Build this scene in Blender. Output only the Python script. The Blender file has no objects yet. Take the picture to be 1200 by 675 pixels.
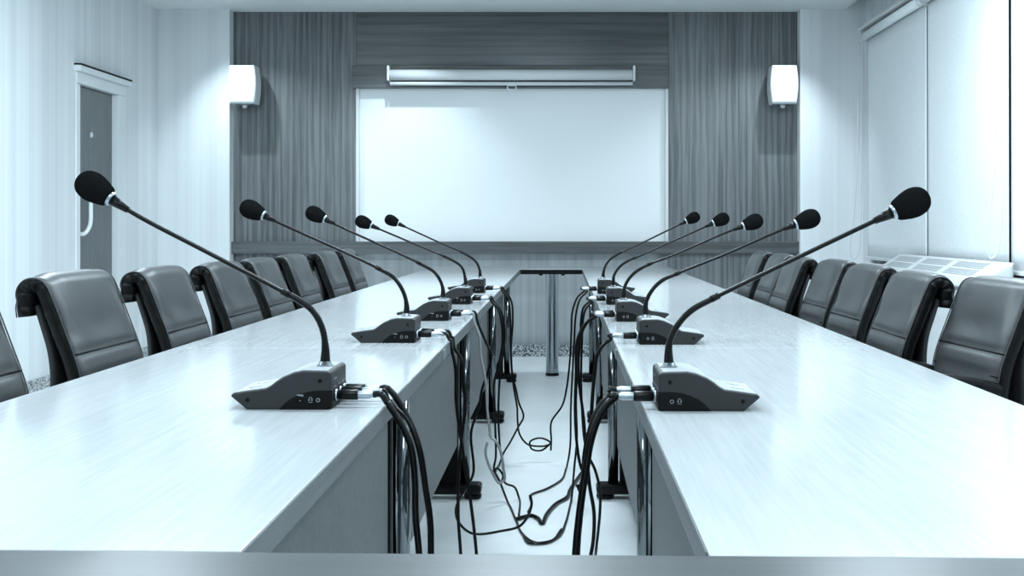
import bpy, bmesh, math, random
from mathutils import Vector, Matrix
random.seed(7)
scn = bpy.context.scene
COL = scn.collection
PI = math.pi

# ------------------------------------------------------------------ scale of the place (metres)
F, VX, VY, EYE = 1400.0, 660.0, 265.0, 1.04      # focal length in px, vanishing point, eye height
def at(px, py, d):                               # photo point at distance d -> place
    return Vector(((px - VX) * d / F, d, EYE - (py - VY) * d / F))
TT = 0.75                                        # table top
# ------------------------------------------------------------------ mesh helpers
class MB:
    def __init__(self):
        self.bm = bmesh.new()
    def add(self, verts, faces, smooth=False):
        vs = [self.bm.verts.new(v) for v in verts]
        for f in faces:
            try:
                fc = self.bm.faces.new([vs[i] for i in f]); fc.smooth = smooth
            except ValueError:
                pass
        return vs
    def box(self, x0, x1, y0, y1, z0, z1, bev=0.0, seg=2):
        t = bmesh.new()
        bmesh.ops.create_cube(t, size=1.0)
        for v in t.verts:
            v.co = Vector(((x0 + x1) / 2 + v.co.x * (x1 - x0), (y0 + y1) / 2 + v.co.y * (y1 - y0), (z0 + z1) / 2 + v.co.z * (z1 - z0)))
        if bev > 0:
            bmesh.ops.bevel(t, geom=list(t.edges), offset=bev, segments=seg, affect='EDGES', profile=0.5)
        self.merge(t)
        return self
    def merge(self, t, mat=None, smooth=None):
        t.verts.index_update()
        vs = [self.bm.verts.new(mat @ v.co if mat else v.co) for v in t.verts]
        for f in t.faces:
            try:
                nf = self.bm.faces.new([vs[v.index] for v in f.verts]); nf.smooth = f.smooth if smooth is None else smooth
            except ValueError:
                pass
        t.free()
    def prism(self, pts, axis, a, b, bev=0.0, seg=2, smooth=False):
        """polygon pts (2D) extruded along axis 'x','y','z' from a to b"""
        t = bmesh.new()
        def p3(p, w):
            return {'x': (w, p[0], p[1]), 'y': (p[0], w, p[1]), 'z': (p[0], p[1], w)}[axis]
        A = [t.verts.new(p3(p, a)) for p in pts]
        B = [t.verts.new(p3(p, b)) for p in pts]
        n = len(pts)
        t.faces.new(A); t.faces.new(list(reversed(B)))
        for i in range(n):
            f = t.faces.new([A[i], B[i], B[(i + 1) % n], A[(i + 1) % n]]); f.smooth = smooth
        bmesh.ops.recalc_face_normals(t, faces=t.faces)
        if bev > 0:
            es = [e for e in t.edges if abs(e.verts[0].co['xyz'.index(axis)] - e.verts[1].co['xyz'.index(axis)]) < 1e-6]
            bmesh.ops.bevel(t, geom=es, offset=bev, segments=seg, affect='EDGES', profile=0.5)
        self.merge(t)
        return self
    def tube(self, path, r, n=10, cap=True, smooth=True):
        P = [Vector(p) for p in path]
        R = r if isinstance(r, (list, tuple)) else [r] * len(P)
        T = []
        for i in range(len(P)):
            d = P[min(i + 1, len(P) - 1)] - P[max(i - 1, 0)]
            T.append(d.normalized() if d.length > 1e-9 else Vector((0, 0, 1)))
        up = Vector((0, 0, 1)) if abs(T[0].z) < 0.9 else Vector((0, 1, 0))
        nrm = (up - T[0] * up.dot(T[0])).normalized()
        rings = []
        for i, p in enumerate(P):
            nrm = (nrm - T[i] * nrm.dot(T[i]))
            nrm = nrm.normalized() if nrm.length > 1e-6 else T[i].orthogonal().normalized()
            bn = T[i].cross(nrm)
            rings.append([self.bm.verts.new(p + (nrm * math.cos(2 * PI * k / n) + bn * math.sin(2 * PI * k / n)) * R[i]) for k in range(n)])
        for i in range(len(P) - 1):
            for k in range(n):
                f = self.bm.faces.new([rings[i][k], rings[i][(k + 1) % n], rings[i + 1][(k + 1) % n], rings[i + 1][k]]); f.smooth = smooth
        if cap:
            self.bm.faces.new(list(reversed(rings[0]))); self.bm.faces.new(rings[-1])
        return self
    def lathe(self, prof, origin=(0, 0, 0), axis=(0, 0, 1), n=24, smooth=True):
        """prof: (r, h) along axis"""
        o = Vector(origin); ax = Vector(axis).normalized()
        u = ax.orthogonal().normalized(); w = ax.cross(u)
        rings = []
        for r, h in prof:
            c = o + ax * h
            if r < 1e-6:
                rings.append([self.bm.verts.new(c)])
            else:
                rings.append([self.bm.verts.new(c + (u * math.cos(2 * PI * k / n) + w * math.sin(2 * PI * k / n)) * r) for k in range(n)])
        for a, b in zip(rings, rings[1:]):
            for k in range(n):
                k2 = (k + 1) % n
                if len(a) == 1 and len(b) == 1: continue
                if len(a) == 1: f = self.bm.faces.new([a[0], b[k2], b[k]])
                elif len(b) == 1: f = self.bm.faces.new([a[k], a[k2], b[0]])
                else: f = self.bm.faces.new([a[k], a[k2], b[k2], b[k]])
                f.smooth = smooth
        if len(rings[0]) > 1: self.bm.faces.new(list(reversed(rings[0])))
        if len(rings[-1]) > 1: self.bm.faces.new(rings[-1])
        return self
    def build(self, name, m=None, parent=None, loc=None):
        me = bpy.data.meshes.new(name)
        bmesh.ops.recalc_face_normals(self.bm, faces=self.bm.faces)
        self.bm.to_mesh(me); self.bm.free()
        o = bpy.data.objects.new(name, me); COL.objects.link(o)
        if m: me.materials.append(m)
        if parent: o.parent = parent
        if loc is not None: o.location = loc
        return o

def tag(o, label, cat, group=None, kind=None):
    if label: o['label'] = label
    if cat: o['category'] = cat
    if group: o['group'] = group
    if kind: o['kind'] = kind
    return o
def struct(o):
    o['kind'] = 'structure'; return o
def empty(name, loc, label, cat, group=None, rz=0.0):
    o = bpy.data.objects.new(name, None); COL.objects.link(o)
    o.empty_display_size = 0.05
    o.location = loc; o.rotation_euler = (0, 0, rz)
    return tag(o, label, cat, group)
def copy_tree(o, parent=None):
    c = o.copy(); COL.objects.link(c)
    if parent: c.parent = parent
    for ch in [k for k in bpy.data.objects if k.parent == o]:
        copy_tree(ch, c)
    return c
def arc(cx, cy, r, a0, a1, n):
    return [(cx + r * math.cos(math.radians(a0 + (a1 - a0) * i / n)), cy + r * math.sin(math.radians(a0 + (a1 - a0) * i / n))) for i in range(n + 1)]
def catmull(P, sub=8):
    P = [Vector(p) for p in P]
    out = []
    for i in range(len(P) - 1):
        p0 = P[i - 1] if i > 0 else P[i] * 2 - P[i + 1]
        p1, p2 = P[i], P[i + 1]
        p3 = P[i + 2] if i + 2 < len(P) else P[i + 1] * 2 - P[i]
        # centripetal
        def tj(t, a, b): return t + max((b - a).length, 1e-5) ** 0.5
        t0 = 0; t1 = tj(t0, p0, p1); t2 = tj(t1, p1, p2); t3 = tj(t2, p2, p3)
        for k in range(sub):
            t = t1 + (t2 - t1) * k / sub
            A1 = p0 * ((t1 - t) / (t1 - t0)) + p1 * ((t - t0) / (t1 - t0))
            A2 = p1 * ((t2 - t) / (t2 - t1)) + p2 * ((t - t1) / (t2 - t1))
            A3 = p2 * ((t3 - t) / (t3 - t2)) + p3 * ((t - t2) / (t3 - t2))
            B1 = A1 * ((t2 - t) / (t2 - t0)) + A2 * ((t - t0) / (t2 - t0))
            B2 = A2 * ((t3 - t) / (t3 - t1)) + A3 * ((t - t1) / (t3 - t1))
            out.append(B1 * ((t2 - t) / (t2 - t1)) + B2 * ((t - t1) / (t2 - t1)))
    out.append(P[-1])
    return out

# ------------------------------------------------------------------ materials
def mat(name, c, rough=0.5, metal=0.0, spec=0.5, coat=0.0, coat_r=0.1, emis=None, es=0.0):
    m = bpy.data.materials.new(name); m.use_nodes = True
    b = m.node_tree.nodes['Principled BSDF']
    b.inputs['Base Color'].default_value = (*c, 1)
    b.inputs['Roughness'].default_value = rough
    b.inputs['Metallic'].default_value = metal
    b.inputs['Specular IOR Level'].default_value = spec
    b.inputs['Coat Weight'].default_value = coat
    b.inputs['Coat Roughness'].default_value = coat_r
    if emis:
        b.inputs['Emission Color'].default_value = (*emis, 1)
        b.inputs['Emission Strength'].default_value = es
    return m
def nodes(m):
    nt = m.node_tree
    return nt, nt.nodes['Principled BSDF']
def N(nt, t, **kw):
    n = nt.nodes.new(t)
    for k, v in kw.items(): setattr(n, k, v)
    return n
def grain(m, scale, c0, c1, lo=0.3, hi=0.7, detail=4, bump=0.0, rough=None, extra=None):
    """stretched noise over object coordinates: streaks between two colours"""
    nt, b = nodes(m)
    tc = N(nt, 'ShaderNodeTexCoord'); mp = N(nt, 'ShaderNodeMapping'); mp.inputs['Scale'].default_value = scale
    no = N(nt, 'ShaderNodeTexNoise'); no.inputs['Scale'].default_value = 1.0; no.inputs['Detail'].default_value = detail
    no.inputs['Roughness'].default_value = 0.6
    cr = N(nt, 'ShaderNodeValToRGB')
    cr.color_ramp.elements[0].position = lo; cr.color_ramp.elements[0].color = (*c0, 1)
    cr.color_ramp.elements[1].position = hi; cr.color_ramp.elements[1].color = (*c1, 1)
    L = nt.links.new
    L(tc.outputs['Object'], mp.inputs['Vector']); L(mp.outputs['Vector'], no.inputs['Vector'])
    L(no.outputs['Fac'], cr.inputs['Fac']); L(cr.outputs['Color'], b.inputs['Base Color'])
    if bump:
        bp = N(nt, 'ShaderNodeBump'); bp.inputs['Strength'].default_value = bump; bp.inputs['Distance'].default_value = 0.002
        L(no.outputs['Fac'], bp.inputs['Height']); L(bp.outputs['Normal'], b.inputs['Normal'])
    if rough:
        mr = N(nt, 'ShaderNodeMapRange'); mr.inputs['To Min'].default_value = rough[0]; mr.inputs['To Max'].default_value = rough[1]
        mr.inputs['From Min'].default_value = 0.3; mr.inputs['From Max'].default_value = 0.7
        L(no.outputs['Fac'], mr.inputs['Value']); L(mr.outputs['Result'], b.inputs['Roughness'])
    return m
def veneer(name, vertical, c0, c1, freq, rough=0.38, period=0.062, dist=3.0, wf=.3):
    """dark veneer with wavy bands of grain"""
    m = mat(name, c0, rough, 0, 0.5)
    nt, b = nodes(m); L = nt.links.new
    tc = N(nt, 'ShaderNodeTexCoord'); mp = N(nt, 'ShaderNodeMapping')
    mp.inputs['Scale'].default_value = (1, 1, .05) if vertical else (.05, 1, 1)
    wv = N(nt, 'ShaderNodeTexWave', wave_type='BANDS', bands_direction='X' if vertical else 'Z')
    wv.inputs['Scale'].default_value = 2 * PI / 20 / period; wv.inputs['Distortion'].default_value = dist
    wv.inputs['Detail'].default_value = 2.5; wv.inputs['Detail Scale'].default_value = 5.0; wv.inputs['Detail Roughness'].default_value = .6
    mp2 = N(nt, 'ShaderNodeMapping')
    mp2.inputs['Scale'].default_value = (freq * 7, 1, freq * 0.12) if vertical else (freq * 0.12, 1, freq * 6)
    fn = N(nt, 'ShaderNodeTexNoise'); fn.inputs['Scale'].default_value = 1.0; fn.inputs['Detail'].default_value = 3
    mp3 = N(nt, 'ShaderNodeMapping')
    mp3.inputs['Scale'].default_value = (freq * .5, 1, .35) if vertical else (.5, 1, freq * .5)
    bn = N(nt, 'ShaderNodeTexNoise'); bn.inputs['Scale'].default_value = 1.0; bn.inputs['Detail'].default_value = 1
    ad = N(nt, 'ShaderNodeMath', operation='MULTIPLY_ADD'); ad.inputs[1].default_value = 0.68
    ad2 = N(nt, 'ShaderNodeMath', operation='MULTIPLY_ADD'); ad2.inputs[1].default_value = 0.6
    cr = N(nt, 'ShaderNodeValToRGB')
    cr.color_ramp.elements[0].position = 0.35; cr.color_ramp.elements[0].color = (*c0, 1)
    cr.color_ramp.elements[1].position = 1.15 if False else 1.0; cr.color_ramp.elements[1].color = (*c1, 1)
    sc_ = N(nt, 'ShaderNodeMath', operation='MULTIPLY'); sc_.inputs[1].default_value = wf
    L(tc.outputs['Object'], mp.inputs['Vector']); L(mp.outputs['Vector'], wv.inputs['Vector'])
    L(tc.outputs['Object'], mp2.inputs['Vector']); L(mp2.outputs['Vector'], fn.inputs['Vector'])
    L(tc.outputs['Object'], mp3.inputs['Vector']); L(mp3.outputs['Vector'], bn.inputs['Vector'])
    L(wv.outputs['Fac'], sc_.inputs[0])
    L(fn.outputs['Fac'], ad.inputs[0]); L(sc_.outputs[0], ad.inputs[2])
    L(bn.outputs['Fac'], ad2.inputs[0]); L(ad.outputs[0], ad2.inputs[2])
    L(ad2.outputs[0], cr.inputs['Fac']); L(cr.outputs['Color'], b.inputs['Base Color'])
    return m
def T(v, s=(0.91, 0.97, 1.0)): return (v * s[0], v * s[1], v * s[2])

M = {}
M['paper'] = grain(mat('wallpaper', T(.6), 0.75, 0, 0.2), (9, 9, 0.05), T(.64, (.94, .98, 1)), T(.75, (.95, .985, 1)), .35, .65, 5)
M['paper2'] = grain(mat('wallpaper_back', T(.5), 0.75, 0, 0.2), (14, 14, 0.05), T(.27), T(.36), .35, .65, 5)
M['ceiling'] = mat('ceiling_paint', T(.7, (.95, .99, 1)), 0.85, 0, 0.1)
M['floor'] = grain(mat('floor_vinyl', T(.75), 0.28, 0, 0.5), (3, 3, 3), T(.80, (.95, .99, 1)), T(.88, (.95, .99, 1)), .3, .7, 4)
M['vwood'] = veneer('veneer_vertical', True, T(.028), T(.175), 12, .34, .052, 5.0, .26)
M['hwood'] = veneer('veneer_horizontal', False, T(.025), T(.125), 9, .28, .08, 6, .16)
M['twood'] = veneer('trim_wood', False, T(.025), T(.11), 16, .4, .06, 14, .16)
M['table'] = grain(mat('table_laminate', T(.5), 0.14, 0, 0.55), (150, 5, 150), T(.41, (.93, .98, 1)), T(.46, (.94, .98, 1)), .3, .7, 4, 0, (0.12, 0.15))
M['tableX'] = grain(mat('table_laminate_cross', T(.5), 0.14, 0, 0.55), (5, 150, 150), T(.41, (.93, .98, 1)), T(.46, (.94, .98, 1)), .3, .7, 4, 0, (0.12, 0.15))
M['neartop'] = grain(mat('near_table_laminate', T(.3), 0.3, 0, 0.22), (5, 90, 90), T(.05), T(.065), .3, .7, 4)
M['edge'] = grain(mat('table_edge_band', T(.15), 0.4, 0, 0.3), (30, 3, 90), T(.125), T(.18), .3, .7, 4)
M['panel'] = grain(mat('modesty_panel', T(.13), 0.6, 0, 0.15), (60, 60, 60), T(.15), T(.18), .3, .7, 3)
M['shell'] = mat('dark_grey_shell', T(.025), 0.5, 0, 0.25)
M['darkedge'] = mat('dark_edge', T(.004), 0.5, 0, 0.1)
M['black'] = mat('black_plastic', T(.003), 0.3, 0, 0.16)
M['blacksteel'] = mat('black_steel', T(.003), 0.5, 0, 0.08)
M['chrome'] = mat('chrome', (.33, .365, .385), 0.08, 1.0)
M['legchrome'] = mat('chrome_dark_reflection', (.15, .166, .175), 0.10, 1.0)  # chrome coloured darker to paint in the dark surroundings it mirrors
M['steel'] = mat('satin_steel', (.34, .38, .41), 0.32, 1.0)
M['darksteel'] = mat('dark_steel', (.12, .135, .145), 0.4, 1.0)
M['white'] = mat('white_plastic', T(.62, (.96, .99, 1)), 0.4, 0, 0.4)
M['whitepaint'] = mat('white_frame_paint', T(.72, (.95, .99, 1)), 0.45, 0, 0.4)
M['board'] = mat('white_board', T(.76, (.96, .99, 1)), 0.6, 0, 0.3)
M['blind'] = grain(mat('blind_fabric', T(.7), 0.85, 0, 0.1), (40, 40, 70), T(.76, (.95, .99, 1)), T(.82, (.95, .99, 1)), .3, .7, 3, 0.04)
M['glass_dark'] = mat('dark_glass', T(.006), 0.1, 0, 0.5)
M['door'] = grain(mat('door_leaf', T(.12), 0.5, 0, 0.4), (20, 20, 4), T(.14), T(.18), .3, .7, 3)
M['mic'] = mat('grey_device_plastic', T(.018), 0.45, 0, 0.3)
M['mictop'] = mat('pale_plastic_and_sheen', T(.34), 0.35, 0.0, 0.5)  # pale grey for buttons and grilles; on microphone tops it paints the sheen
M['micblack'] = mat('black_device_plastic', T(.004), 0.5, 0, 0.1)
M['mark'] = mat('light_print', T(.2), 0.6, 0, 0.2)
M['foam'] = grain(mat('foam', T(.003), 0.95, 0, 0.0), (700, 700, 700), T(.003), T(.011), .3, .7, 2, 0.5)
M['cable'] = mat('cable_rubber', T(.002), 0.28, 0, 0.22)
M['cableshine'] = mat('cable_rubber_highlight', T(.20), 0.3, 0, 0.5)  # pale colour stands in for highlights on glossy black rubber
M['leather'] = grain(mat('grey_leather', T(.05), 0.4, 0, 0.5), (220, 220, 220), T(.030), T(.042), .3, .7, 3, 0.12)
M['leatherblack'] = grain(mat('black_leather', T(.003), 0.38, 0, 0.12), (200, 200, 25), T(.002), T(.004), .3, .7, 3, 0.5)
M['lamp'] = mat('lamp_diffuser', (.8, .8, .8), 0.5, 0, 0.2, emis=(.74, .92, 1.0), es=3.0)
M['spot'] = mat('downlight_bulb', (.8, .8, .8), 0.5, 0, 0.2, emis=(.74, .92, 1.0), es=6.0)
def granite():
    m = mat('granite', T(.3), 0.45)
    nt, b = nodes(m); L = nt.links.new
    tc = N(nt, 'ShaderNodeTexCoord'); vo = N(nt, 'ShaderNodeTexVoronoi'); vo.inputs['Scale'].default_value = 110
    cr = N(nt, 'ShaderNodeValToRGB')
    for p, c in ((.25, .04),): pass
    cr.color_ramp.elements[0].position = .15; cr.color_ramp.elements[0].color = (*T(.05), 1)
    cr.color_ramp.elements[1].position = .8; cr.color_ramp.elements[1].color = (*T(.6), 1)
    sp = N(nt, 'ShaderNodeSeparateColor')
    L(tc.outputs['Object'], vo.inputs['Vector']); L(vo.outputs['Color'], sp.inputs['Color'])
    L(sp.outputs['Red'], cr.inputs['Fac']); L(cr.outputs['Color'], b.inputs['Base Color'])
    return m
M['granite'] = granite()

# ------------------------------------------------------------------ room shell
XL, XR, YB, YA, YN, ZC = -3.18, 2.33, 9.37, 9.53, -2.6, 2.74
AL, AR = -2.617, 1.858
struct(MB().box(XL - .2, XR + .6, YN - .2, YA + .3, -.10, 0).build('floor', M['floor']))
mb = MB().box(XL, 2.215, YN, YA, ZC, ZC + .25); struct(mb.build('ceiling', M['ceiling']))
struct(MB().box(2.215, XR + .3, YN, YA, 2.95, 3.05).build('ceiling_curtain_recess', M['ceiling']))
# left wall with the door hole
DY0, DY1, DZ = 7.795, 8.60, 2.03
mb = MB(); mb.box(XL - .15, XL, YN, DY0, 0, ZC); mb.box(XL - .15, XL, DY1, YA, 0, ZC); mb.box(XL - .15, XL, DY0, DY1, DZ, ZC)
struct(mb.build('wall_left', M['paper']))
# back wall: two piers, then the recessed wall behind
struct(MB().box(XL, AL, YB, YA + .15, 0, ZC).build('wall_back_left_pier', M['paper']))
struct(MB().box(AR, XR + .3, YB, YA + .15, 0, 2.95).build('wall_back_right_pier', M['paper']))
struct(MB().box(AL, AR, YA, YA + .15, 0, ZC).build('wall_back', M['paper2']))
# wall behind the camera
struct(MB().box(XL, XR + .3, YN - .15, YN, 0, 2.95).build('wall_front', M['paper']))
# right wall: sill-height wall, window band
struct(MB().box(XR + .02, XR + .3, YN, YB, 0, .74).build('wall_right', M['paper']))
struct(MB().box(XR + .02, XR + .3, YN, YB, 2.52, 2.95).build('wall_right_head', M['paper']))
struct(MB().box(XR + .02, XR + .3, 9.12, YB, .74, 2.52).build('wall_right_jamb', M['paper']))
struct(MB().box(XR + .16, XR + .18, YN, 9.12, .74, 2.52).build('window_1', M['glass_dark']))
struct(MB().box(XR - .05, XR + .16, YN, 9.12, .725, .765, .006).build('trim_sill', M['whitepaint']))
# baseboards of speckled granite
struct(MB().box(XL, XL + .015, YN, DY0 - .07, 0, .12, .003).build('baseboard_left', M['granite']))
struct(MB().box(XL, XL + .015, DY1 + .08, YB, 0, .12, .003).build('baseboard_left_corner', M['granite']))
struct(MB().box(XL + .015, AL, YB - .015, YB, 0, .10, .003).build('baseboard_pier', M['granite']))
struct(MB().box(-1.66, .85, YA - .015, YA, 0, .095, .003).build('baseboard_back', M['granite']))
struct(MB().box(AR, XR + .02, YB - .015, YB, 0, .10, .003).build('baseboard_right_pier', M['granite']))
struct(MB().box(XR + .005, XR + .02, YN, YB, 0, .10, .003).build('baseboard_right', M['granite']))

# ------------------------------------------------------------------ wood cladding of the recess
PX0, PX1 = -1.645, .835                                        # the board's two sides
pl = MB().box(AL, PX0, YA - .05, YA, 0, ZC).build('veneer_cladding', M['vwood'])
tag(pl, 'tall dark veneer panel with vertical grain left of the whiteboard', 'panel', 'vertical veneer wall panels')
pr = MB().box(PX1, AR, YA - .05, YA, 0, ZC).build('veneer_cladding', M['vwood'])
tag(pr, 'tall dark veneer panel with vertical grain right of the whiteboard', 'panel', 'vertical veneer wall panels')
ph = MB().box(PX0 + .001, PX1 - .001, YA - .045, YA - .001, 2.311, ZC - .001).build('veneer_cladding', M['hwood'])
tag(ph, 'wide dark veneer panel with horizontal grain above the projector screen', 'panel')
hd = MB().box(PX0 - .02, PX1, YA - .11, YA, 2.133, 2.31, .004).build('trim_1', M['twood'])
struct(hd)
ld = MB().box(AL, AR, YA - .115, YA - .05, .823, .918, .004)
ld = ld.build('trim_2', M['twood'])
struct(ld)
# whiteboard
wb = empty('whiteboard', (PX0, YA, .918), 'large blank white board framed by dark wood in the back wall', 'whiteboard')
o = MB().box(0.02, PX1 - PX0 - .02, -.02, 0, 0, 1.215).build('board', M['board'], wb)
for x in (0.0, PX1 - PX0 - .025):
    MB().box(x, x + .025, -.05, 0, 0, 1.215, .002).build('side_frame', M['white'], wb)

# projector screen rolled into its case
ps = empty('projector_screen', (-1.376, YA - .11, 2.13), 'white pull-down projector screen rolled up in its case above the whiteboard', 'projector screen')
W = 1.94
c = MB().prism(arc(-.055, .095, .042, -90, 270, 24)[:-1], 'x', .012, W - .012, smooth=True)
c.box(.012, W - .012, -.075, 0, .06, .135, .008); c.build('case', M['white'], ps)
for x in (0, W - .018):
    MB().box(x, x + .018, -.105, 0, .045, .165, .006).build('end_cap', M['white'], ps)
MB().tube([(.02, -.06, .026), (W - .02, -.06, .026)], .014, 14).build('bottom_bar', M['white'], ps)
hx = (600 - 660) * 9.4 / F + 1.376
ring = [(hx - .03, -.062, .012), (hx - .035, -.062, -.008), (hx - .018, -.062, -.026), (hx + .018, -.062, -.026), (hx + .035, -.062, -.008), (hx + .03, -.062, .012)]
MB().tube(ring + [ring[0]], .006, 8).build('pull_handle', M['white'], ps)

# wall loudspeakers
def speaker(x, label):
    s = empty('wall_speaker', (x, YA - .05, 1.99), label, 'speaker', 'white wall loudspeakers')
    pts = []
    h, w0, w1, dz = .295, .095, .11, 0
    n = 10
    pts = [(-w0 - (w1 - w0) * math.sin(PI * i / n), h * i / n) for i in range(n + 1)] + [(w0 + (w1 - w0) * math.sin(PI * i / n), h * (n - i) / n) for i in range(n + 1)]
    b = MB(); b.prism(pts, 'y', -.25, -.07, .018, 4); b.build('cabinet', M['white'], s)
    MB().box(-.055, .055, -.07, 0, .07, .23, .006).build('wall_bracket', M['black'], s)
    MB().box(-.08, .08, -.235, -.08, -.006, .012, .004).build('base_rim', M['steel'], s)
    MB().lathe([(0, -.03), (.014, -.027), (.02, -.014), (.018, 0)], (0, -.16, 0), (0, 0, 1), 16).build('lower_knob', M['white'], s)
    return s
speaker(-2.485, 'white wall loudspeaker on the left wood panel, near the door side')
speaker(1.712, 'white wall loudspeaker on the right wood panel, near the window blinds')

# door in the left wall
dr = struct(MB().box(XL - .075, XL - .03, DY0 + .055, DY1 - .10, 0, DZ - .06, .004).build('door_1', M['door']))
mb = MB()
mb.box(XL - .14, XL + .010, DY0 - .01, DY0 + .05, 0, DZ - .055, .003)
mb.box(XL - .14, XL + .014, DY1 - .095, DY1 + .05, 0, DZ - .055, .003)
mb.box(XL - .14, XL + .014, DY0 - .01, DY1 + .05, DZ - .054, DZ + .02, .003)
mb.box(XL - .01, XL + .045, DY0 - .03, DY1 + .08, DZ + .021, DZ + .06, .004)
mb.build('door_frame', M['whitepaint'], dr)
MB().box(XL, XL + .05, DY0 - .03, DY1 + .08, DZ + .0605, DZ + .07).build('frame_shadow_strip', M['darkedge'], dr)  # solid dark strip painting the shadow line above the frame
hp = catmull([(XL - .03, 7.90, 1.34), (XL + .01, 7.905, 1.34), (XL + .04, 7.92, 1.29), (XL + .046, 7.925, 1.16), (XL + .04, 7.92, 1.04), (XL + .01, 7.905, .99), (XL - .03, 7.90, .99)], 6)
MB().tube(hp, .014, 12).build('pull_handle', M['whitepaint'], dr)
MB().lathe([(.02, 0), (.02, .006), (.012, .012), (0, .012)], (XL - .03, 8.12, 1.66), (1, 0, 0), 16).build('white_disc', M['white'], dr)  # small white disc on the door leaf

# ------------------------------------------------------------------ roller blinds
def blind(y0, y1, label, seen_cord):
    xb = XR - .045
    zt = 2.47
    b = empty('roller_blind', (xb, y0, zt), label, 'blind', 'white roller blinds on the window wall')
    L = y1 - y0
    # fabric with a slight wave, thin but solid
    t = MB(); n = 40; rows = 14
    def P(i, j, k):
        y = .004 + (L - .008) * i / n; z = -(zt - .80) * j / rows
        return (0.02 + k * .003 + .004 * math.sin(y * 5.1 + 1) * j / rows, y, z)
    idx = {}
    vs = []
    for k in (0, 1):
        for i in range(n + 1):
            for j in range(rows + 1):
                idx[(i, j, k)] = len(vs); vs.append(P(i, j, k))
    fs = []
    for i in range(n):
        for j in range(rows):
            fs.append([idx[(i, j, 0)], idx[(i, j + 1, 0)], idx[(i + 1, j + 1, 0)], idx[(i + 1, j, 0)]])
            fs.append([idx[(i, j, 1)], idx[(i + 1, j, 1)], idx[(i + 1, j + 1, 1)], idx[(i, j + 1, 1)]])
    for j in range(rows):
        for i in (0, n):
            fs.append([idx[(i, j, 0)], idx[(i, j, 1)], idx[(i, j + 1, 1)], idx[(i, j + 1, 0)]])
    for i in range(n):
        for j in (0, rows):
            fs.append([idx[(i, j, 0)], idx[(i + 1, j, 0)], idx[(i + 1, j, 1)], idx[(i, j, 1)]])
    t.add(vs, fs, True); t.build('fabric', M['blind'], b)
    MB().tube([(-.008, .004, .005), (-.008, L - .004, .005)], .032, 20).build('roller', M['blind'], b)
    MB().box(-.05, .04, 0.0, L, .052, .078, .006).build('head_rail', M['white'], b)
    for yy in (0.002, L - .02):
        MB().box(-.045, .045, yy, yy + .018, -.032, .062, .008).build('end_bracket', M['white'], b)
    MB().box(.005, .035, .012, L - .012, -(zt - .79), -(zt - .812), .004).build('bottom_bar', M['white'], b)
    if seen_cord:
        yc = L - .012 if seen_cord == 'far' else .03
        p = [(-.045, yc, 0), (-.048, yc + .002, -.5), (-.07, yc + .004, -1.2), (-.105, yc + .006, -1.64), (-.085, yc + .006, -1.68), (-.05, yc + .004, -1.64), (-.03, yc + .002, -1.0), (-.022, yc, -.4), (-.02, yc, 0)]
        if y1 < 7: p = [(a_, b_, c_ * .95) for a_, b_, c_ in p]
        MB().tube(catmull(p, 6), .005, 8).build('pull_cord', M['white'], b)
    return b
blind(7.58, 9.06, 'white roller blind nearest the back corner of the window wall', 'far')
blind(6.185, 7.568, 'white roller blind in the middle of the three visible on the right', None)
blind(4.60, 6.155, 'white roller blind cut off by the right edge of the photo', 'far')
for y0 in (3.1, 1.6, .1, -1.4):
    pass
struct(MB().box(XR - .02, XR + .02, YN, 4.58, .74, 2.52).build('wall_right_near', M['paper']))

# console air conditioner under the blinds
ac = empty('air_conditioner', (2.0, 7.0, 0), 'white console air conditioner with top grilles below the blinds', 'air conditioner')
prof = [(.27, 0), (.27, .855), (.215, .855), (.085, .772), (.06, .735), (.06, 0)]
MB().prism(prof, 'y', -1.0, .9, .028, 4).build('body', M['white'], ac)
sl = Vector((-.13, 0, -.083)).normalized(); up_ = Vector((-.083, 0, .13)).normalized()
for r in range(2):
    for c_ in range(3):
        y0 = -.84 + c_ * .58
        g = MB()
        for q in range(4):
            o_ = Vector((.215, 0, .855)) + sl * (.018 + r * .066 + q * .014)
            A_, B_ = o_ - up_ * .003, o_ + sl * .008 - up_ * .003
            C_, D_ = B_ + up_ * .0045, A_ + up_ * .0045
            g.prism([(A_.x, A_.z), (B_.x, B_.z), (C_.x, C_.z), (D_.x, D_.z)], 'y', y0, y0 + .47)
        g.build('vent_grille', M['mictop'], ac)
MB().box(.0575, .0615, -.86, -.72, .705, .725).build('control_label', M['panel'], ac)

# ------------------------------------------------------------------ conference tables
def rect_top(mb, pts, z0=TT - .032, z1=TT, bev=.0012):
    mb.prism(pts, 'z', z0, z1, bev, 2)
def leg(parent, xi, xo, y, ox, oy):
    """table end leg: xi = inner side tube x, xo = outer end of the black plate"""
    s = 1 if xo > xi else -1
    lg = MB()
    a, b_ = sorted((xi + s * .025, xo))
    lg.box(a - ox, b_ - ox, y - .02 - oy, y + .02 - oy, .05, .715, .004)
    lg = lg.build('leg', M['blacksteel'], parent)
    MB().tube([(xi - ox, y - oy, .05), (xi - ox, y - oy, .715)], .02, 18).build('chrome_tube', M['legchrome'], lg)
    f = MB()
    a, b_ = sorted((xi - s * .065, xo))
    f.box(a - ox, b_ - ox, y - .045 - oy, y + .045 - oy, .02, .058, .014, 3)
    f.lathe([(.03, 0), (.034, .006), (.034, .016), (.02, .022)], (xi - s * .03 - ox, y - oy, 0), (0, 0, 1), 18)
    f.lathe([(.03, 0), (.034, .006), (.034, .016), (.02, .022)], (xo - s * .04 - ox, y - oy, 0), (0, 0, 1), 18)
    f.build('foot', M['black'], lg)
JO = [1.07, 2.84, 4.62, 6.40, 8.04]
NAMES = ['nearest', 'second', 'third', 'farthest']
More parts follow.
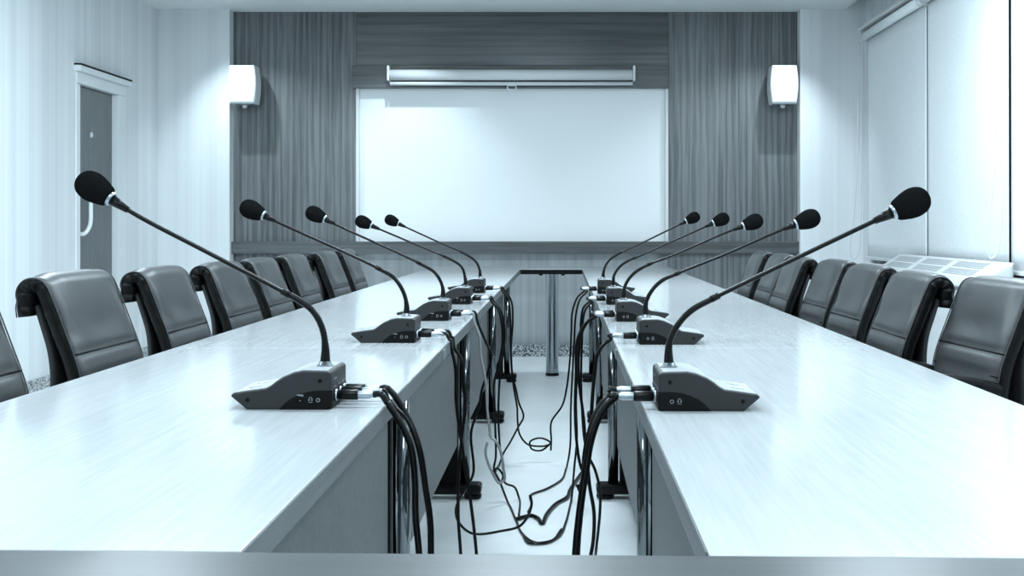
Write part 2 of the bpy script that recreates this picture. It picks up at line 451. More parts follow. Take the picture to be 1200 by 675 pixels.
PLACE = ['nearest the camera', 'second from the camera', 'third from the camera', 'farthest from the camera']
def arm(side):
    xi, xo = (-.288, -.926) if side < 0 else (.129, .745)
    sn = 'left' if side < 0 else 'right'
    for k in range(4):
        y0, y1 = JO[k] + (0.0004 if k else 0), JO[k + 1] - .0004
        ox, oy = (xi + xo) / 2, (y0 + y1) / 2
        lb = 'light wood conference table %s in the %s row' % (PLACE[k], sn)
        t = empty('conference_table', (ox, oy, 0), lb, 'table', 'conference tables of the two rows')
        if k == 0:
            ya, yb = (1.066, 1.085) if side < 0 else (1.053, 1.035)      # inner, outer near corner
            pts = [(xi, ya), (xi, y1), (xo, y1), (xo, yb)]
        else:
            pts = [(xi, y0), (xi, y1), (xo, y1), (xo, y0)]
        mb = MB(); rect_top(mb, [(x - ox, y - oy) for x, y in pts]); top = mb.build('tabletop', M['table'], t)
        e = MB(); a = xi - side * .0012
        p0 = max(y0, 1.07 if side < 0 else 1.056)
        x0_, x1_ = sorted((a, a + side * .0010))
        e.box(x0_ - ox, x1_ - ox, p0 - oy, y1 - oy, TT - .030, TT - .002); e.build('edge_band', M['edge'], top)
        px = xi + side * (.112 if side < 0 else .074)
        a, b_ = sorted((px, px + side * .018))
        q0 = JO[k] - .0 if k == 0 else JO[k] + .03
        q1 = JO[k + 1] - .115
        MB().box(a - ox, b_ - ox, q0 + .03 - oy, q1 - oy, .21, .717, .002).build('modesty_panel', M['panel'], t)
        tx = xi + side * (.088 if side < 0 else .062)
        yl = [2.78, 4.57, 6.33, 7.98][k]
        leg(t, tx, tx + side * .21, yl, ox, oy)
        if k == 0: leg(t, tx, tx + side * .21, 1.20, ox, oy)
        if k > 0:
            for s_ in range(1):
                MB().box(xi - side * .0035 - ox if side < 0 else xi - side * .0035 - ox, xi - side * .0015 - ox if side < 0 else xi - side * .0015 - ox, -.0 + y0 - oy, y0 + .05 - oy, TT - .027, TT - .006).build('joint_tape', M['mark'], top)
arm(-1); arm(1)
# end table with rounded far corners
EY0, EY1 = 8.042, 8.60
R_ = .22
pts = [(-.926, EY0), (.745, EY0)] + arc(.745 - R_, EY1 - R_, R_, 0, 90, 8) + arc(-.926 + R_, EY1 - R_, R_, 90, 180, 8)
et = empty('end_table', (-.09, 8.3, 0), 'light wood end table joining both rows below the whiteboard', 'table')
mb = MB(); rect_top(mb, [(x + .09, y - 8.3) for x, y in pts]); tp = mb.build('tabletop', M['tableX'], et)
MB().box(-.286 + .09, .128 + .09, EY0 - .0025 - 8.3, EY0 - .0005 - 8.3, TT - .034, TT - .003).build('dark_edge_band', M['darkedge'], tp)
px_ = -.077 + .09
pole = MB().lathe([(.043, .016), (.0435, .03), (.0435, .71), (.05, .712), (.05, .718)], (px_, 0.02, 0), (0, 0, 1), 32).build('pole', M['chrome'], et)
MB().lathe([(.046, 0), (.047, .004), (.047, .014), (.044, .018)], (px_, 0.02, 0), (0, 0, 1), 32).build('pole_foot', M['black'], pole)
for x in (-.075, .075):
    MB().box(px_ + x - .012, px_ + x + .012, -.23, -.19, .706, .7185, .003).build('fixing_bracket', M['black'], et)
for xx in (-.80, .80):
    l = MB().lathe([(.03, .016), (.03, .718)], (xx * .92 + px_, .05, 0), (0, 0, 1), 24).build('corner_leg', M['chrome'], et)
    MB().lathe([(.034, 0), (.034, .016)], (xx * .92 + px_, .05, 0), (0, 0, 1), 24).build('leg_foot', M['black'], l)
# near table across the bottom of the view
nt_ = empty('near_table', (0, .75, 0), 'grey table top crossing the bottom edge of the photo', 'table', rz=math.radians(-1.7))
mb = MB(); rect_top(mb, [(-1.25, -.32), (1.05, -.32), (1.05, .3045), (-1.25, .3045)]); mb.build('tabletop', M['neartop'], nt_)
for x in (-1.1, .9):
    MB().box(x - .02, x + .02, -.25, .20, .02, .718, .004).build('leg', M['blacksteel'], nt_)
    
# ------------------------------------------------------------------ chairs
def chair_proto():
    r = empty('conference_chair', (0, 0, 0), 'chair', 'chair')
    S0 = -.20
    # outer (front) outline of the backrest: (back distance, height)
    front = [(-.040, .47), (-.034, .55), (-.022, .65), (-.013, .709), (0, .752), (.020, .805), (.040, .858)]
    cx, cz, R = .096, .888, .040
    roll = [(cx + R * math.cos(math.radians(a)), cz + R * math.sin(math.radians(a))) for a in range(160, -21, -18)]
    path = front + roll + [(.136, .860), (.134, .836)]
    P = catmull([(b, 0, z) for b, z in path], 4)
    P = [(p.x, p.z) for p in P]
    n = len(P)
    nor = []
    for i in range(n):
        a, b_ = P[max(i - 1, 0)], P[min(i + 1, n - 1)]
        dx, dz = b_[0] - a[0], b_[1] - a[1]; l = math.hypot(dx, dz)
        nor.append((dz / l, -dx / l))          # towards the inside (behind)
    length = [0]
    for i in range(1, n): length.append(length[-1] + math.hypot(P[i][0] - P[i - 1][0], P[i][1] - P[i - 1][1]))
    def off(i, t): return (P[i][0] + nor[i][0] * t, P[i][1] + nor[i][1] * t)
    hw = .192
    # black core cushion, its sides gathered
    c = MB(); rings = []
    for i in range(n):
        th = .036
        rf = .0022 * math.sin(length[i] * 170) if P[i][1] > .80 else .0006 * math.sin(length[i] * 60)
        sec = []
        for (y, t) in ((-hw - rf, .008), (-hw - rf - .002, .014), (-hw - rf, .028), (-hw + .008, th), (hw - .008, th), (hw + rf, .028), (hw + rf + .002, .014), (hw + rf, .008), (hw - .006, .003), (-hw + .006, .003)):
            q = off(i, t); sec.append((S0 - q[0], y, q[1]))
        rings.append([c.bm.verts.new(v) for v in sec])
    for a, b_ in zip(rings, rings[1:]):
        for k in range(10):
            f = c.bm.faces.new([a[k], a[(k + 1) % 10], b_[(k + 1) % 10], b_[k]]); f.smooth = True
    c.bm.faces.new(rings[0]); c.bm.faces.new(list(reversed(rings[-1])))
    c.build('back_cushion', M['leatherblack'], r)
    # grey leather facing, pulled down in seams at two heights
    seams = (.752, .700)
    m = MB(); cols = 21; g = []
    for i in range(n):
        row = []
        z = P[i][1]; fr = i < len(front) * 4
        d_s = min(abs(z - s) for s in seams) if fr else 1
        for j in range(cols):
            v = -1 + 2 * j / (cols - 1)
            puff = .011 * (1 - abs(v) ** 5)
            if fr: puff *= 1 - .95 * math.exp(-(d_s / .0055) ** 2)
            puff += (.004 * math.sin(v * 9 + z * 40) * math.exp(-((abs(v) - .85) / .12) ** 2)) * (1 if z > .78 else .3)
            if fr and z > .76: puff += -.007 * math.exp(-((z - .81) / .03) ** 2) * math.exp(-(v / .55) ** 2)
            q = off(i, .003 - puff)
            row.append((S0 - q[0], v * (hw - .004), q[1]))
        g.append(row)
    vs = [p for row in g for p in row]; fs = []
    for i in range(n - 1):
        for j in range(cols - 1):
            a = i * cols + j; fs.append([a, a + 1, a + cols + 1, a + cols])
    back = len(vs)
    vs += [(S0 - off(i, .0045)[0], (-1 + 2 * j / (cols - 1)) * (hw - .006), off(i, .0045)[1]) for i in range(n) for j in range(cols)]
    for i in range(n - 1):
        for j in range(cols - 1):
            a = back + i * cols + j; fs.append([a, a + cols, a + cols + 1, a + 1])
    for i in range(n - 1):
        for j in (0, cols - 1):
            a = i * cols + j; fs.append([a, a + cols, back + a + cols, back + a])
    for j in range(cols - 1):
        for i in (0, n - 1):
            a = i * cols + j; fs.append([a, a + 1, back + a + 1, back + a])
    m.add(vs, fs, True); bk = m.build('backrest', M['leather'], r)
    for s in (-1, 1):
        pp = []
        for i in range(n):
            q = off(i, .002); pp.append((S0 - q[0], s * (hw - .001), q[1]))
        MB().tube(pp, .0016, 6).build('piping', M['leather'], bk)
    for s_ in seams:
        i = min(range(len(front) * 4), key=lambda k: abs(P[k][1] - s_)); q = off(i, .001)
        MB().tube([(S0 - q[0], -hw + .004, q[1]), (S0 - q[0], hw - .004, q[1])], .0022, 6).build('seam_piping', M['leatherblack'], bk)
    # back support shell
    sp = [(.098, .862), (.080, .81), (.064, .76), (.056, .70), (.058, .63), (.056, .55), (.045, .48), (.01, .44), (-.08, .425)]
    sp = [(p.x, p.z) for p in catmull([(b, 0, z) for b, z in sp], 4)]
    k_ = len(sp); t = MB(); rings = []
    for i in range(k_):
        a, b_ = sp[max(i - 1, 0)], sp[min(i + 1, k_ - 1)]
        dx, dz = b_[0] - a[0], b_[1] - a[1]; l = math.hypot(dx, dz); nx, nz = dz / l, -dx / l
        w = .172 + .012 * math.sin(i / k_ * PI); sec = []
        for (y, tt) in ((-w, -.004), (-w, .004), (-w + .012, .008), (w - .012, .008), (w, .004), (w, -.004), (w - .012, -.008), (-w + .012, -.008)):
            sec.append((S0 - (sp[i][0] + nx * tt), y, sp[i][1] + nz * tt))
        rings.append([t.bm.verts.new(v) for v in sec])
    for a, b_ in zip(rings, rings[1:]):
        for k in range(8):
            f = t.bm.faces.new([a[k], a[(k + 1) % 8], b_[(k + 1) % 8], b_[k]]); f.smooth = True
    t.bm.faces.new(rings[0]); t.bm.faces.new(list(reversed(rings[-1])))
    t.build('back_shell', M['shell'], r)
    # seat
    s = MB(); s.box(-.205, .19, -.205, .205, .43, .505, .028, 5); s.build('seat', M['leather'], r)
    s = MB(); s.box(-.19, .17, -.185, .185, .405, .434, .01); s.build('seat_pan', M['black'], r)
    for sd in (-1, 1):
        y = sd * .192
        ap = catmull([(-.10, y, .45), (-.02, y, .46), (.05, y, .52), (.055, y, .60), (.02, y, .66), (-.06, y, .673), (-.17, y, .655)], 6)
        a_ = MB().tube(ap, .011, 10).build('armrest', M['black'], r)
        pd = MB(); pp = catmull([(.055, y, .676), (.02, y, .688), (-.06, y, .688), (-.14, y, .675), (-.185, y, .662)], 5)
        rr = [.008 + .011 * math.sin(PI * min(1, (i + 1) / 6) / 2) for i in range(len(pp))]
        pd.tube(pp, rr, 12); pd.build('arm_pad', M['leatherblack'], a_)
    MB().lathe([(.05, .15), (.05, .26), (.028, .265), (.028, .405)], (0, 0, 0), (0, 0, 1), 20).build('gas_column', M['chrome'], r)
    for k in range(5):
        a = math.radians(36 + 72 * k); e = Vector((math.cos(a), math.sin(a), 0))
        l = MB().tube([e * .02 + Vector((0, 0, .16)), e * .12 + Vector((0, 0, .13)), e * .185 + Vector((0, 0, .075))], [.028, .022, .014], 10).build('base_spoke', M['chrome'], r)
        w = Vector((-e.y, e.x, 0))
        MB().lathe([(.0, -.02), (.02, -.02), (.025, -.014), (.025, .014), (.02, .02), (0, .02)], e * .185 + Vector((0, 0, .0255)), w, 16).build('caster', M['black'], l)
    return r
ORD = ['first', 'second', 'third', 'fourth', 'fifth', 'sixth', 'seventh', 'eighth']
chair = chair_proto()
used = [False]
def put_chair(x, y, rz, label, group, zs=1.0):
    c = chair if not used[0] else copy_tree(chair)
    used[0] = True
    c.location = (x, y, 0); c.rotation_euler = (0, 0, rz); c.scale = (1, 1, zs)
    tag(c, label, 'chair', group)
LC = [2.00, 2.675, 3.34, 3.965, 4.50, 5.115, 5.73, 6.29]
LX = [1.085, 1.095, 1.108, 1.108, 1.108, 1.12, 1.10, 1.10]
LZ = [1.0, .997, .985, .98, .98, .98, .98, .98]
LL = ['grey leather chair cut off by the left edge of the photo',
      'grey leather chair in front of the wall beside the door, second in the left row',
      'grey leather chair, third from the camera in the left row',
      'grey leather chair, fourth from the camera in the left row',
      'grey leather chair, fifth from the camera in the left row',
      'grey leather chair, third from the far end of the left row',
      'grey leather chair, second from the far end of the left row',
      'grey leather chair at the far end of the left row by the back wall']
for i, (d, x) in enumerate(zip(LC, LX)):
    put_chair(-x + .20, d + .20, math.radians(random.uniform(-1.5, 1.5)), LL[i], 'chairs along the left table row', LZ[i])
RC = [(2.84, 1.04, 6), (3.275, .94, 0), (3.90, .965, 2), (4.49, .985, 2), (4.98, .935, 0), (5.53, .96, 1), (6.10, .96, 0)]
RL = ['grey leather chair at right with a black armrest showing, nearest the camera',
      'grey leather chair, second from the camera in the right row',
      'grey leather chair, third from the camera in the right row',
      'grey leather chair in the middle of the seven in the right row',
      'grey leather chair, third from the far end of the right row',
      'grey leather chair, second from the far end of the right row',
      'grey leather chair at the far end of the right row by the wood panel']
for i, (d, x, a) in enumerate(RC):
    put_chair(x - .20, d + .195, PI + math.radians(a), RL[i], 'chairs along the right table row', .972)

# ------------------------------------------------------------------ microphone units
def mic_base(right):
    """local +x points to the delegate, -y faces the side with the marks; origin at the foot of the cable end"""
    r = empty('gooseneck_microphone', (0, 0, 0), 'mic', 'microphone')
    D = .065
    tail = arc(.006, .0545, .006, 90, 180, 3)
    top = [(.045, .0612), (.060, .0582), (.0767, .051), (.088, .0435), (.0955, .0375), (.104, .0330)]
    prof = [(.004, .0)] + [(0, .004)] + list(reversed(tail)) + [(.02, .0608)] + top + [(.131, .0294), (.155, .0258), (.158, .0235), (.1585, .0205), (.134, 0)]
    b = MB(); b.prism(prof, 'y', -D, D, .0025, 2); body = b.build('body', M['mic'], r)
    # pale skin painting the gloss reflection on the body's top, neck to nose
    sk_t = [(.007, .0612), (.02, .0618)] + [(x, z + .001) for x, z in top] + [(.131, .0304), (.154, .0268)]
    sk = sk_t + [(x, z - .0025) for x, z in reversed(sk_t)]
    MB().prism(sk, 'y', -D + .0045, D - .0045).build('top_sheen', M['mictop'], body)
    low = [(.0, .0015)] + [(0, .0300), (.020, .0302), (.034, .0288), (.048, .0250), (.062, .0185), (.074, .0095), (.082, .0), (.004, 0)]
    for s in (-1, 1):
        a, c_ = sorted((s * (D - .004), s * (D + .0006)))
        MB().prism(low, 'y', a, c_).build('lower_shell', M['micblack'], body)
        for (x, z) in ((.0175, .0455), (.132, .0155)):
            MB().lathe([(.0034, 0), (.0034, .0008), (.002, .0009), (0, .0002)], (x, s * D, z), (0, s, 0), 14).build('screw', M['micblack'], body)
        # headphone jack ring, headphone mark, slider on one side only
        y = s * (D + .0006)
        jx, hx_ = (.0205, .0325)
        jr = MB(); rr = [(jx + .0027 * math.cos(2 * PI * k / 16), y + s * .0003, .0150 + .0027 * math.sin(2 * PI * k / 16)) for k in range(17)]
        jr.tube(rr, .0007, 6, cap=False); jr.build('headphone_jack', M['mark'], body)
        h = MB(); rr = [(hx_ + .0024 * math.cos(math.radians(a_)), y + s * .0003, .0172 + .0024 * math.sin(math.radians(a_))) for a_ in range(-10, 191, 20)]
        h.tube(rr, .0005, 6)
        for q in (-1, 1): h.box(hx_ + q * .0023 - .0009, hx_ + q * .0023 + .0009, *sorted((y, y + s * .0006)), .0138, .0170)
        h.box(hx_ - .003, hx_ + .003, *sorted((y, y + s * .0005)), .0112, .0122)
        h.build('headphone_symbol', M['mark'], body)
        if s > 0:
            v = MB(); v.prism([(.044, .0205), (.0545, .0225), (.0535, .0238), (.044, .0238)], 'y', y, y + .0004); v.build('volume_mark', M['mark'], body)
            v = MB().box(.0425, .0560, y - .001, y + .0003, .0110, .0175).build('volume_slot', M['blacksteel'], body)
            MB().box(.048, .0500, y, y + .0012, .0135, .0150).build('volume_wheel', M['mark'], body)
    # cable end: lower black panel, sockets, faint print
    MB().box(-.0008, .004, -D + .004, D - .004, .002, .0295).build('socket_panel', M['micblack'], body)
    for y in (-.034, .0, .036):
        MB().lathe([(.0095, 0), (.0095, .004), (.0065, .0045), (.0065, .001), (0, .001)], (-.0008, y, .0195), (-1, 0, 0), 18).build('socket', M['steel'], body)
    pr_ = MB()
    for k in range(3): pr_.box(-.0006, .001, -.045 + k * .036, -.030 + k * .036, .0325, .0340)
    for k in range(4): pr_.box(-.0006, .001, .02 + k * .005, .0235 + k * .005, .044 + .0, .0465)
    pr_.build('socket_print', M['mark'], body)
    # two round keys on the sloping nose
    for y in (-.025, .025):
        MB().lathe([(.011, 0), (.011, .002), (.009, .003), (0, .003)], (.128, y, .0296), (.16, 0, 1), 18).build('push_button', M['mictop'], body)
    return r
def goose(r, side, path, head, d):
    """neck, stem and windscreen in the unit's own frame, from photo points at distance d"""
    inv = (Matrix.Translation(r.location) @ Matrix.Rotation(r.rotation_euler.z, 4, 'Z')).inverted()
    pts = [inv @ at(x, y, d) for x, y in path]
    pts[0].z = .058
    hd = inv @ at(head[0], head[1], d)
    for p in pts: p.y = 0.0
    hd.y = 0
    c = pts[0]
    MB().lathe([(.0145, -.0), (.0145, .0035), (.011, .0055), (.009, .011)], (c.x, 0, .0585), (0, 0, 1), 22).build('neck_collar', M['darksteel'], r)
    P = catmull(pts + [hd], 10)
    # arc lengths
    L = [0]
    for a, b_ in zip(P, P[1:]): L.append(L[-1] + (b_ - a).length)
    tot = L[-1]
    cut = .155
    i1 = next(i for i, l in enumerate(L) if l > cut)
    low = P[:i1 + 1]
    rad = [max(.0052, .0092 - .004 * l / .045) for l in L[:i1 + 1]]
    MB().tube(low, rad, 14).build('flexible_neck', M['black'], r)
    axis = (P[-1] - P[-6]).normalized()
    h0 = hd - axis * .026                                  # where foam starts
    stem = P[i1 - 1:]
    st = [p for p in stem if (p - hd).dot(axis) < -.030] + [h0]
    jt = MB().tube([P[i1] - (P[i1] - P[i1 - 1]).normalized() * .012, P[i1] + (P[i1] - P[i1 - 1]).normalized() * .003], .0058, 14).build('stem_joint', M['black'], r)
    MB().tube(st, .0038, 12).build('stem', M['black'], r)
    MB().tube([h0 - axis * .036, h0 - axis * .004], [.0052, .0095], 14).build('capsule_sleeve', M['black'], r)
    MB().lathe([(.011, 0), (.0125, .002), (.0125, .006), (.011, .008)], h0 - axis * .005, axis, 20).build('light_ring', M['steel'], r)
    f = MB()
    prof = [(.0125, .0), (.0165, .003), (.0195, .011), (.0225, .021), (.0242, .031), (.0240, .040), (.0215, .049), (.0165, .056), (.009, .0605), (0, .062)]
    pr2 = [(q.x, q.z) for q in catmull([(a, 0, b_) for a, b_ in prof], 3)]
    f.lathe([(max(0, a), b_) for a, b_ in pr2], h0, axis, 28); f.build('windscreen', M['foam'], r)
    return r
# (front plane y, inner end px, neck px..., head px)
LM = [(480, 388, [(381, 430), (381, 404), (377, 383), (366, 364), (347, 350), (330, 341), (240, 294), (160, 252)], (113, 222)),
      (402, 486, [(476, 372), (476.5, 358), (473, 343), (462, 326), (445, 315.5), (400, 294), (340, 267)], (297, 247)),
      (376, 525, [(519, 350), (518.5, 336), (510, 320), (492, 309), (450, 289), (408, 270)], (371, 252)),
      (356.5, 551, [(546, 334), (545, 325), (541, 313), (530, 305), (500, 292), (460, 275)], (427, 261)),
      (343.5, 567, [(563, 326), (562, 316), (557, 306), (545.5, 298), (510, 282)], (460, 259))]
RM = [(482, 772, [(784, 430), (784, 405), (789, 390), (799, 374.5), (813, 362), (834, 350.5), (930, 304), (1010, 266)], (1065, 240)),
      (404, 749.5, [(757, 373), (757, 355), (765, 339), (777, 328), (791.5, 321.5), (848, 299), (905, 274)], (945, 258)),
      (377, 723, [(730.5, 351), (732, 337), (736.5, 327.5), (745, 318.7), (758, 311), (788, 299.5), (845, 275)], (881, 261)),
      (357, 711.5, [(718.5, 334), (719.6, 323), (726, 313), (736.5, 305.5), (752, 299), (800, 277.5)], (844, 258)),
      (344.5, 701, [(706.7, 325), (707.7, 317), (711.6, 308), (719, 301), (760, 281)], (811, 256))]
wordsn = ['nearest', 'second', 'third', 'fourth', 'farthest']
protoL = None
units = {}
def base_with_copy(state={}):
    if 'p' not in state:
        state['p'] = mic_base(0); state['kids'] = True
        return state['p']
    return None
proto = mic_base(0)
bases = []
for sd, table in ((-1, LM), (1, RM)):
    for k, (yb, xe, path, head) in enumerate(table):
        first = not bases
        r = proto if first else copy_tree(proto)
        bases.append((sd, k, r, yb, xe, path, head))
for sd, k, r, yb, xe, path, head in bases:
    d = F * .29 / (yb - VY)
    X = (xe - VX) * d / F
    r.location = (X, d + .065, TT); r.rotation_euler = (0, 0, PI if sd < 0 else 0)
    sn = 'left' if sd < 0 else 'right'
    nm = {0: 'nearest the camera', 1: 'second from the camera', 2: 'third from the camera', 3: 'fourth from the camera', 4: 'farthest from the camera'}[k]
    tag(r, 'grey desk microphone with black gooseneck, %s on the %s tables' % (nm, sn), 'microphone', 'desk microphones of the %s tables' % sn)
    goose(r, sd, path, head, d + .065)
    units[(sd, k)] = (X, d + .065)

# ------------------------------------------------------------------ cables
def cable(sd, k, off, pix, label, r=.0042, m='cable', vz=.0195, plug=True, sag=0.0):
    X, d0 = units[(sd, k)]
    d = d0 + off
    s = -sd                                             # towards the gap
    P = []
    p0 = Vector((X + s * .006, d, TT + vz))
    p1 = Vector((X + s * .062, d, TT + vz))
    edge = -.288 if sd < 0 else .129
    P = [p1, p1 + Vector((s * .012, 0, .001))]
    prev_floor = False
    for x, y in pix:
        df = F * (EYE - .006) / (y - VY) if y > VY + 30 else 99
        if df >= d and not prev_floor:
            q = at(x, y, d)
        else:
            q = at(x, y, df); q.z = .006; prev_floor = True
        if s * q.x > s * P[-1].x + .004 or len(P) > 3 or s * q.x > s * edge + .01:
            P.append(q)
    C = catmull(P, 7)
    for q in C:
        if q.z > .5 and s * q.x < s * edge + r + .003 and q.z < TT + r + .001:
            if q.z > TT - .016: q.z = TT + r + .001
            else: q.x = edge + s * (r + .003)
    for q in C:
        q.z = max(q.z, r + .0008)
    root = MB().tube(C, r, 8).build('microphone_cable', M[m])
    tag(root, label, 'cable', 'microphone cables in the gap between the tables')
    if plug:
        pg = MB()
        ax = (s, 0, 0)
        pg.lathe([(.0072, 0), (.0085, .002), (.0085, .030), (.0072, .032)], p0, ax, 16)
        pg = pg.build('plug', M['black'], root)
        MB().lathe([(.0062, .030), (.0066, .033), (.0066, .050), (.0048, .054), (.0044, .064)], p0, ax, 14).build('plug_sleeve', M['steel'], pg)
    return root
far = 'black cable from the %s %s microphone, '
# left side
cable(-1, 0, .034, [(456, 468), (478, 490), (491, 525), (499, 574), (504, 610), (505, 660), (506, 800)], 'thick black cable of the nearest left microphone, outer of its pair', .0055)
cable(-1, 0, -.036, [(455, 474), (470, 497), (481, 522), (486, 560), (487, 605), (491, 650), (493, 810)], 'thick black cable of the nearest left microphone, inner of its pair', .0055)
cable(-1, 0, .005, [(456, 469.5), (477, 492), (490, 527), (498, 575), (503, 611), (504, 660), (505, 800)], 'thick black cable of the nearest left microphone, between two thicker ones', .003)
cable(-1, 1, .034, [(520, 397), (532, 407), (541, 422), (543, 447), (545, 479), (541, 512), (537.5, 560), (537, 605), (540, 653), (541, 720)], 'black cable of the second left microphone, outer one at the table edge', .0042)
cable(-1, 1, -.034, [(512, 395), (522, 402), (530.5, 415), (534, 433), (534.5, 470), (541, 520), (544.5, 543), (551.5, 588), (556, 625), (559, 660), (560, 720)], 'black cable of the second left microphone, inner one crossing its twin', .0042)
cable(-1, 2, -.034, [(549, 368), (556, 378), (562, 395), (563.7, 418), (568, 440), (570, 455), (571, 480), (574, 505), (575, 512), (581, 517), (587, 530), (590, 550), (591, 562), (585, 566), (578, 556), (572, 543), (569, 530), (571, 518)], 'glossy black cable of the third left microphone with highlights painted pale, looped on the floor', .0042, 'cableshine')
cable(-1, 2, .034, [(552, 367.5), (560, 378), (569, 400), (575.5, 416), (572, 435), (565, 456), (561, 478), (552, 507), (555, 552), (550, 566), (540, 582), (534.5, 596), (537, 611), (553, 625), (589, 622), (609, 616.5), (619, 604), (623, 590), (621, 580)], 'black cable of the third left microphone, lying in a wide curve on the floor', .0042)
cable(-1, 3, -.034, [(575, 352), (583, 361), (588, 380), (588.5, 406), (584, 428), (579, 450), (580, 490), (581, 535), (579, 550), (585, 563), (594, 586), (604, 608), (613.5, 627), (629, 636), (645, 634), (658, 620)], 'black cable of the fourth left microphone, running straight across the floor', .0042)
cable(-1, 3, .034, [(578, 352), (587, 364), (591, 384), (590, 410), (586, 440), (584, 480), (586, 525), (590, 552), (587, 565), (580, 560), (578, 552), (583, 549), (589, 556), (592, 566), (603, 571), (608, 583), (608, 606)], 'black cable of the fourth left microphone, ending in a small floor knot', .0042)
cable(-1, 4, -.034, [(588, 340), (595, 350), (598, 371), (598.5, 406), (600, 437), (605, 458), (608, 472), (613.5, 488), (607, 501), (598, 518), (589.6, 532), (585, 545), (580, 552)], 'black cable of the farthest left microphone, bending back to the floor knot', .0042)
cable(-1, 4, .034, [(591, 340), (599, 352), (601, 373), (599, 410), (601.5, 450), (606, 478), (606.5, 492), (609, 509), (618, 520.5), (630, 523), (641, 522), (645, 519), (637, 514), (628, 514), (621, 518), (623, 526), (634, 528), (644, 521)], 'black cable of the farthest left microphone, coiled into a floor loop', .0042)
# right side
cable(1, 4, .034, [(686, 339.5), (677, 348), (671, 364), (669.5, 389), (668, 420), (664, 455), (659, 475), (646, 495), (646, 515), (645.5, 528)], 'black cable of the farthest right microphone, meeting the floor loop', .0042)
cable(1, 4, -.034, [(688, 341), (680, 350), (675, 368), (673, 398), (671, 435), (669, 475), (668, 525), (664, 548), (658, 562), (640, 573), (622, 580), (623, 590), (619, 600)], 'black cable of the farthest right microphone, swinging wide to the left', .0042)
cable(1, 3, .034, [(692, 351), (684, 360), (681, 374), (680, 395), (677, 430), (675, 470), (676, 515), (673, 548), (670, 582), (663, 612), (655, 628), (640, 636), (622, 637), (612, 625)], 'black cable of the fourth right microphone, making the lowest floor curve', .0042)
cable(1, 3, -.034, [(693, 353), (686, 363), (683, 377), (682, 400), (681, 440), (682, 480), (684, 510), (687, 535), (682, 560), (678, 572)], 'black cable of the fourth right microphone, hanging among the middle strands', .0042)
cable(1, 2, -.034, [(697, 371), (688, 377), (680, 389), (676, 402), (675, 440), (674, 480), (676, 520), (680, 545), (686, 562), (681, 578), (676, 568)], 'black cable of the third right microphone, left of its pair', .0046)
cable(1, 2, .034, [(700, 370), (690, 376), (682, 389), (679, 405), (678, 440), (684, 490), (688, 530), (697, 550), (703, 575), (703, 600), (699, 640), (696, 665)], 'black cable of the third right microphone, bowing right towards a foot', .0046)
cable(1, 1, -.034, [(716, 397), (708, 403), (700, 415), (697, 435), (694, 470), (692, 510), (689, 545), (691, 570), (696, 600), (695, 635), (689, 665)], 'black cable of the second right microphone, nearest the table legs', .0046)
cable(1, 0, -.036, [(722, 464), (712, 473), (702, 488), (692, 518), (687, 548), (682, 580), (677, 620), (674, 660), (672, 800)], 'thick black cable of the nearest right microphone, dropping straight down', .006)
cable(1, 0, .034, [(724, 460), (712, 466), (700, 482), (691, 508), (686, 535), (685, 560), (680, 600), (676, 650), (674, 800)], 'thick black cable of the nearest right microphone, behind its straight twin', .0055)
def floor_cable(pts, r, label):
    C = catmull([(at(x, y, F * (EYE - .008) / (y - VY)) if z is None else at(x, y, z)) for x, y, z in pts], 8)
    for q in C: q.z = max(q.z, r + .0008)
    o = MB().tube(C, r, 8).build('floor_cable', M['cable']); tag(o, label, 'cable')
floor_cable([(686, 548, None), (676, 562, None), (668, 574, None), (664, 583, None), (652, 590, None), (641, 602, None), (635, 613, None), (630, 607, None), (622, 604, None), (613, 606, None), (606, 608, None)], .007, 'thick black cable zigzagging over the pale floor between the tables')

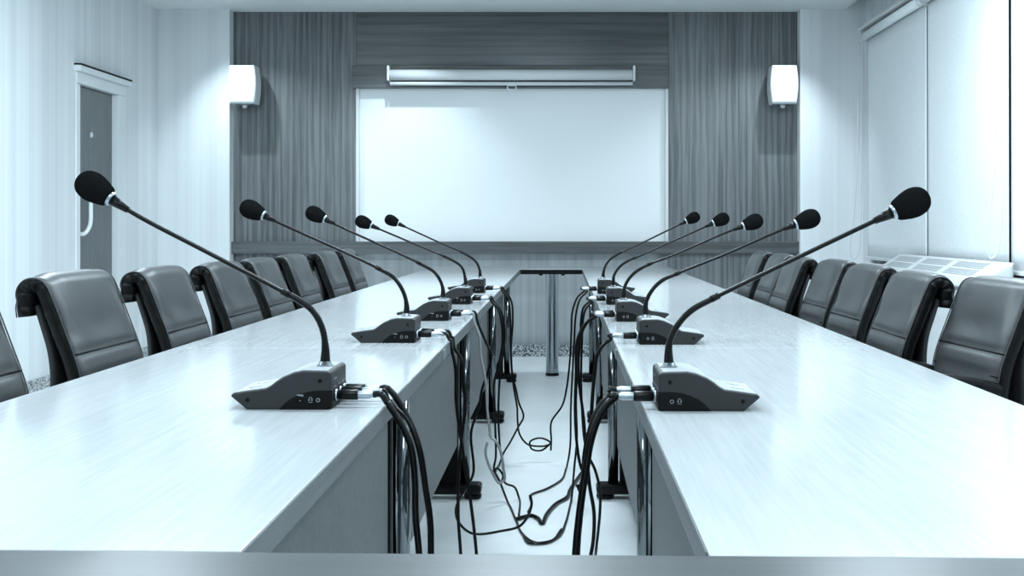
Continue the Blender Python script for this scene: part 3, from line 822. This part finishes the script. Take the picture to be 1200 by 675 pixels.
# ------------------------------------------------------------------ lamps
LC_ = (.75, .905, 1.0)
def area(name, loc, sx, sy, power, rot=(0, 0, 0), spread=180):
    l = bpy.data.lights.new(name, 'AREA'); l.shape = 'RECTANGLE'; l.size = sx; l.size_y = sy; l.energy = power; l.color = LC_
    l.spread = math.radians(spread)
    o = bpy.data.objects.new(name, l); COL.objects.link(o); o.location = loc; o.rotation_euler = rot
    return o
k = 0
for x in (-2.0, -.2, 1.5):
    for y, pw in ((.2, 52), (2.8, 56), (5.6, 68)):
        t = empty('ceiling_lamp', (x, y, ZC), 'square white ceiling lamp above the conference tables', 'lamp', 'square ceiling lamps over the tables')
        f = MB(); f.box(-.32, .32, -.32, .32, -.03, 0, .006); f.build('frame', M['white'], t)
        MB().box(-.29, .29, -.29, .29, -.034, -.028).build('diffuser', M['lamp'], t)
        a = area('lamp_light', (0, 0, -.045), .56, .56, pw); a.parent = t
for x, p in ((-2.62, 11), (-1.25, 9), (1.75, 11)):
    t = empty('downlight', (x, 8.78, ZC), 'small round recessed downlight in front of the wood wall', 'downlight', 'recessed downlights along the back wall')
    MB().lathe([(.055, 0), (.055, -.006), (.045, -.008), (.042, 0)], (0, 0, 0), (0, 0, 1), 24).build('trim_ring', M['white'], t)
    MB().lathe([(.04, -.001), (.04, -.003), (0, -.003)], (0, 0, 0), (0, 0, 1), 24).build('bulb', M['spot'], t)
    l = bpy.data.lights.new('downlight_beam', 'SPOT'); l.energy = p * 9; l.color = LC_; l.spot_size = math.radians(92); l.spot_blend = .8; l.shadow_soft_size = .02
    o = bpy.data.objects.new('downlight_beam', l); COL.objects.link(o); o.location = (0, 0, -.02); o.parent = t
    o.rotation_euler = (math.radians(14), math.radians(-12 if x < -2 else 12 if x > 1 else 0), 0)

# ------------------------------------------------------------------ world, camera, view
w = bpy.data.worlds.new('World'); scn.world = w; w.use_nodes = True
w.node_tree.nodes['Background'].inputs['Color'].default_value = (.3, .38, .42, 1)
w.node_tree.nodes['Background'].inputs['Strength'].default_value = 0.2
cam = bpy.data.cameras.new('camera'); co = bpy.data.objects.new('camera', cam); COL.objects.link(co)
co.location = (0, 0, EYE); co.rotation_euler = (PI / 2, 0, 0)
cam.sensor_width = 36; cam.lens = 36 * F / 1200
cam.shift_x = -(VX - 600) / 1200; cam.shift_y = -(337.5 - VY) / 1200
cam.clip_start = .05
scn.camera = co
vs = scn.view_settings
vs.view_transform = 'Standard'; vs.look = 'None'; vs.gamma = 1; vs.use_curve_mapping = False; vs.exposure = -0.22
scn.cycles.use_denoising = True
scn.cycles.max_bounces = 8
